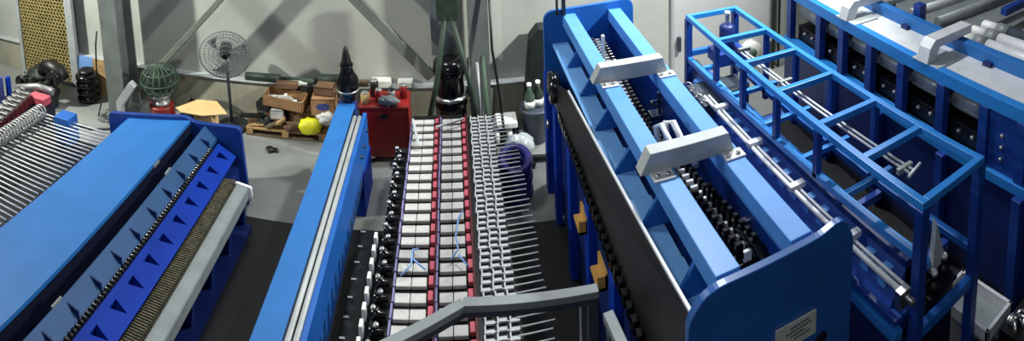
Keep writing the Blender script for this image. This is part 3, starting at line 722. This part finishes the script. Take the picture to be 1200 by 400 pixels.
MB().box(2.64,2.74,2.34,2.40,1.28,1.40).lathe((2.74,2.33,1.30), [(.01,-.03),(.03,-.02),(.03,.02)], 10, 'Y').build('rail_stop', 'steel', t, .004)
sp = MB()
for k in range(26):
    a = k*.9; sp.v += []
sp.tube([(2.56+.035*math.cos(k*.8), 5.2+.018*k, 1.42+.035*math.sin(k*.8)) for k in range(30)], .009, 6)
sp.build('spring', 'dullsteel', t)
MB().box(2.60,2.84,5.3,5.8,1.2,1.34).build('rail_head', 'dkgrey', t, .01)
# valve gear at near end
MB().add([(3.22,2.52,1.52),(3.36,2.52,1.12),(3.20,2.52,1.10),(3.24,2.58,1.52),(3.38,2.58,1.12),(3.22,2.58,1.10)], [(0,1,2),(5,4,3),(0,3,4,1),(1,4,5,2),(2,5,3,0)]).build('guard_plate', 'galv', t)
MB().box(3.06,3.40,2.42,2.62,.98,1.02).build('valve_plate', 'black', t)
for (x,y) in ((3.16,2.47),(3.34,2.52),(3.24,2.58)):
    v = MB().lathe((x,y,1.02), [(.05,0),(.05,.06),(.025,.07),(.025,.10),(.035,.10),(.035,.13)], 12).build('valve', 'black', t)
    MB().lathe((x,y,1.15), [(.03,0),(.03,.02),(.01,.03)], 10).build('valve_cap', 'galvw', v)
# drive unit at far end
MB().box(3.05,3.45,5.85,6.15,1.45,1.6).build('motor_mount', 'navy', t, .006)
MB().lathe((3.25,6.0,1.6), [(.09,0),(.10,.02),(.10,.28),(.07,.31),(.03,.32)], 16).build('motor', 'deep', t)
MB().lathe((3.25,6.0,1.92), [(.025,0),(.025,.12),(.035,.12),(.035,.16)], 10).build('pneumatic_fitting', 'galvw', t)
MB().box(3.0,3.3,5.5,5.85,.85,1.32).build('gearbox', 'dkgrey', t, .02)
MB().tube([(3.1,5.6,1.3),(3.05,5.5,1.2),(3.12,5.45,1.0),(3.2,5.5,.9)], .02, 8).build('cable', 'black', t)

# hose reel and pipes on the wall behind the cage
t = thing('hose_reel', 'round pale reel with a green hub on the wall behind the cage', 'reel', (4.75,7.9,.0))
MB().lathe((4.75,7.9,.42), [(.04,-.06),(.19,-.06),(.19,-.03),(.12,-.02),(.12,.03),(.19,.04),(.19,.06),(.04,.06)], 24, 'Y').build('drum', 'bagw', t)
MB().lathe((4.75,7.82,.42), [(.02,-.03),(.07,-.02),(.07,.03)], 14, 'Y').build('hub', 'green', t)
MB().box(4.68,4.82,7.86,7.96,0,.30).build('stand', 'midgrey', t)
for i, (x, r, mm, lab) in enumerate([(5.20,.03,'greend','dark green vertical pipe on the wall behind the cage, left of the pair'),(5.32,.022,'black','thin black vertical pipe on the wall behind the cage, right of the pair')]):
    tt = thing('wall_pipe', lab, 'pipe', (x,7.9,0))
    MB().tube([(x,7.9,0),(x,7.9,3.2)], r, 8).build('pipe', mm, tt)
    for z in (.5,1.4,2.3): MB().box(x-.05,x+.05,7.90,7.96,z,z+.04).build('clip', 'galv', tt)

# ------------------------------------------------------------------ right machine
t = thing('roller_machine', 'large blue machine with dark windows under a pale deck, far right', 'machine', (4.8,4,0))
def rx(y, off=0.0): return 4.33 + (y-2.2)*.052 + off
YA, YZ = 1.3, 6.6
def rb_(y0, y1, o0, o1, z0, z1, nm, m_, bev=.004, par=None):
    vs = [(rx(y,o),y,z) for z in (z0,z1) for y in (y0,y1) for o in (o0,o1)]
    return MB().add(vs, [(0,2,3,1),(4,5,7,6),(0,1,5,4),(2,6,7,3),(0,4,6,2),(1,3,7,5)]).build(nm, m_, par or t, bev)
rb_(YA, YZ, .0, .10, 1.86, 2.0, 'front_rail', 'cage')
rb_(YA, YZ, .10, .52, 1.95, 1.985, 'pale_deck', 'galvw')
rb_(YA, YZ, .52, .64, 1.80, 2.12, 'rear_beam', 'sky', .006)
rb_(YA, YZ, -.03, .10, 1.16, 1.26, 'lower_rail', 'cage')
rb_(YA, YZ, .0, .08, .1, 1.16, 'skirt', 'deep')
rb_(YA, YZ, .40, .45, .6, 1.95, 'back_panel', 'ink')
rb_(YA, YZ, .08, .40, 1.12, 1.16, 'shelf', 'black')
posts = [6.5, 5.75, 5.24, 4.68, 4.12, 3.50, 2.92, 2.46, 1.6]
for i, y in enumerate(posts):
    rb_(y-.055, y+.055, -.01, .09, 1.26, 1.86, 'post', 'navy', .004)
for i in range(len(posts)-1):
    ya, yb = posts[i+1]+.06, posts[i]-.06
    if i == 6:
        rb_(ya, yb, .02, .06, 1.26, 1.86, 'panel', 'navy'); 
        for z in (1.4,1.52,1.64): MB().lathe((rx((ya+yb)/2,.015),(ya+yb)/2,z), [(.012,-.02),(.02,-.01),(.02,.01)], 10, 'X').build('bolt', 'dullsteel', t)
        continue
    ym = (ya+yb)/2
    MB().tube([(rx(ya,.26),ya,1.66),(rx(yb,.26),yb,1.66)], .13, 16).build('roller_drum', 'cyl', t)
    rb_(ya+.02, yb-.02, .12, .36, 1.2, 1.46, 'coil_box', 'black', .01)
    for dy in (-.1,.08):
        MB().lathe((rx(ym,.10),ym+dy,1.40), [(.01,-.03),(.022,-.02),(.022,.02)], 10, 'X').build('grease_nipple', 'dullsteel', t)
# grey clamp brackets across the deck
for y in (3.78, 5.2):
    x0 = rx(y)
    c = MB().prism([(x0-.02,2.0),(x0+.02,2.16),(x0+.10,2.24),(x0+.75,2.24),(x0+.75,2.14),(x0+.18,2.14),(x0+.12,2.0)], 'Y', y-.08, y+.08).build('clamp_bracket', 'galvw', t, .006)
    MB().box(x0+.0,x0+.40,y-.22,y+.16,1.986,2.005).build('clamp_foot', 'galv', c, .004)
for k in range(3): MB().box(rx(3.2+k*1.3,.46),rx(3.2+k*1.3,.52),3.2+k*1.3,3.3+k*1.3,1.986,2.03).build('stop_block', 'deep', t)
rb_(YA, YZ, .0, .5, 0, .1, 'sole', 'ink')
for y in (2.42, 3.4, 4.4, 5.4): rb_(y-.05, y+.05, -.09, .0, 0, 1.16, 'leg', 'navy', .004)
# bottom lever chain and tray near the camera
t = thing('parts_tray', 'white and blue tray low between the cage and the right machine', 'tray', (3.75,2.3,0))
MB().box(3.58,3.95,2.2,2.75,.38,.40).build('tray_floor', 'midgrey', t)
for a in ((3.58,3.61,2.2,2.75),(3.92,3.95,2.2,2.75),(3.58,3.95,2.72,2.75),(3.58,3.95,2.2,2.23)): MB().box(a[0],a[1],a[2],a[3],.40,.50).build('rim', 'galvw', t, .004)
for x,y in ((3.61,2.24),(3.9,2.24),(3.61,2.7),(3.9,2.7)): MB().box(x-.03,x+.03,y-.03,y+.03,0,.38).build('leg', 'blue', t)
t = thing('link_chain', 'bright steel link chain heaped at the bottom right corner', 'chain', (3.85,1.9,0))
MB().box(3.60,4.1,1.6,2.10,0,.58).build('support', 'black', t)
for k in range(14):
    a = R.uniform(0,PI); c = Vector((3.66+.022*k, 2.05-.02*k+.05*(k % 3)-.05, .62+.03*(k % 2)))
    MB().tube([c+Vector((.05*math.cos(b)*math.cos(a), .05*math.cos(b)*math.sin(a), .03*math.sin(b))) for b in [2*PI*i/12 for i in range(12)]], .012, 6, closed=True).build('link', 'steel', t)

# roller table behind the right machine
t = thing('roller_table', 'grey roller table with long pale rollers behind the right machine', 'table', (6.0,4.2,0))
MB().box(5.28,7.6,2.6,6.2,1.70,1.76).build('table_bed', 'midgrey', t)
for x in (5.36,7.5):
    for y in (2.7,6.1): MB().box(x-.05,x+.05,y-.05,y+.05,0,1.70).build('leg', 'navy', t)
for k in range(4):
    x = 5.14+.25*k
    r_ = MB().tube([(x,2.3,1.93),(x,3.62,1.93)], .085, 16).build('roller', 'galvw' if k < 3 else 'dkgrey', t)
    MB().tube([(x,3.62,1.93),(x,3.80,1.93)], .095, 14).build('coupling', 'midgrey', r_)
    MB().tube([(x,3.80,1.93),(x,4.02,1.93),(x,4.05,1.93)], [.075,.07,.04], 12).build('roller_head', 'white', r_)
MB().box(5.07,6.2,3.66,3.74,1.76,1.85).build('bearing_rail', 'midgrey', t, .006)
for (y, z, m_) in ((4.32,2.05,'midgrey'),(4.78,2.02,'galv'),(5.35,2.0,'galv')): MB().tube([(5.28,y,z),(7.6,y-.12,z)], .065, 12).build('cross_tube', m_, t)
MB().box(5.12,5.24,4.48,4.60,1.2,2.25).build('upright', 'navy', t, .006)
MB().box(6.3,7.6,3.95,4.05,1.95,2.05).build('blue_bar', 'navy', t, .004)
m = MB()
MB().box(5.3,5.75,5.5,6.3,1.76,1.9).build('machine_head', 'dkgrey', t, .02)
MB().lathe((5.45,5.7,1.9), [(.12,0),(.14,.03),(.12,.1),(.06,.14)], 16).build('valve_cover', 'midgrey', t)
MB().tube([(5.4,5.9,1.9),(5.5,5.7,2.1),(5.7,5.6,1.9)], .03, 8).build('hose', 'black', t)

# ------------------------------------------------------------------ lights
def area(nm, loc, tgt, sx, sy, e, col=(1,1,1), spread=180):
    l = bpy.data.lights.new(nm, 'AREA'); l.spread = math.radians(spread); l.shape = 'RECTANGLE'; l.size = sx; l.size_y = sy; l.energy = e; l.color = col
    o = bpy.data.objects.new(nm, l); COL.objects.link(o); o.location = loc
    o.rotation_euler = (Vector(tgt)-Vector(loc)).to_track_quat('-Z','Y').to_euler(); return o
area('bay_light', (3.2,7.6,8.5), (3.2,4.2,0), .6, .6, 500, (.93,.97,1))
area('bay_light.001', (5.2,5.2,5.4), (-.5,7.9,.4), .2, .2, 260, (.97,1,.93), 110)
area('bay_light.002', (-9.0,4.6,5.6), (-4.0,7.9,.6), .2, .2, 290, (.97,1,.9), 110)
area('bay_light.003', (-2.4,7.5,8.5), (-2.4,4.0,0), 1.2, 1.2, 175, (.96,1,.97))
area('fill_light', (-2.0,-2.0,8.0), (1.6,3.5,1.0), 1.5, 1.5, 150, (.9,.96,1))  # added unseen fill that brightens the front plate and side posts
w = bpy.data.worlds.new('hall'); S.world = w; w.use_nodes = True
w.node_tree.nodes['Background'].inputs[0].default_value = (.66,.74,.84,1)
w.node_tree.nodes['Background'].inputs[1].default_value = .07

# ------------------------------------------------------------------ camera (stitched sweep = cylindrical lens)
f, xc, v0, pitch, roll, H = 660.0, 529.3, -159.2, .115, .047, 4.8
cd = bpy.data.cameras.new('camera'); cam = bpy.data.objects.new('camera', cd); COL.objects.link(cam)
cd.type = 'PANO'; cd.panorama_type = 'CENTRAL_CYLINDRICAL'
cd.central_cylindrical_range_u_min = (0-xc)/f; cd.central_cylindrical_range_u_max = (1200-xc)/f
cd.central_cylindrical_range_v_min = -(400-v0)/f; cd.central_cylindrical_range_v_max = -(0-v0)/f
cd.central_cylindrical_radius = 1.0
cp, sn = math.cos(pitch), math.sin(pitch); cr, sr = math.cos(roll), math.sin(roll)
R1 = Matrix(((1,0,0),(0,cp,sn),(0,-sn,cp))); R2 = Matrix(((cr,0,sr),(0,1,0),(-sr,0,cr))); RR = R1 @ R2
cx_, cy_, cz_ = RR @ Vector((1,0,0)), RR @ Vector((0,0,1)), RR @ Vector((0,-1,0))
mw = Matrix.Identity(4)
for i in range(3): mw[i][0], mw[i][1], mw[i][2] = cx_[i], cy_[i], cz_[i]
mw[2][3] = H
cam.matrix_world = mw
cd.clip_start = .05
S.camera = cam
S.view_settings.view_transform = 'Standard'
S.view_settings.look = 'None'
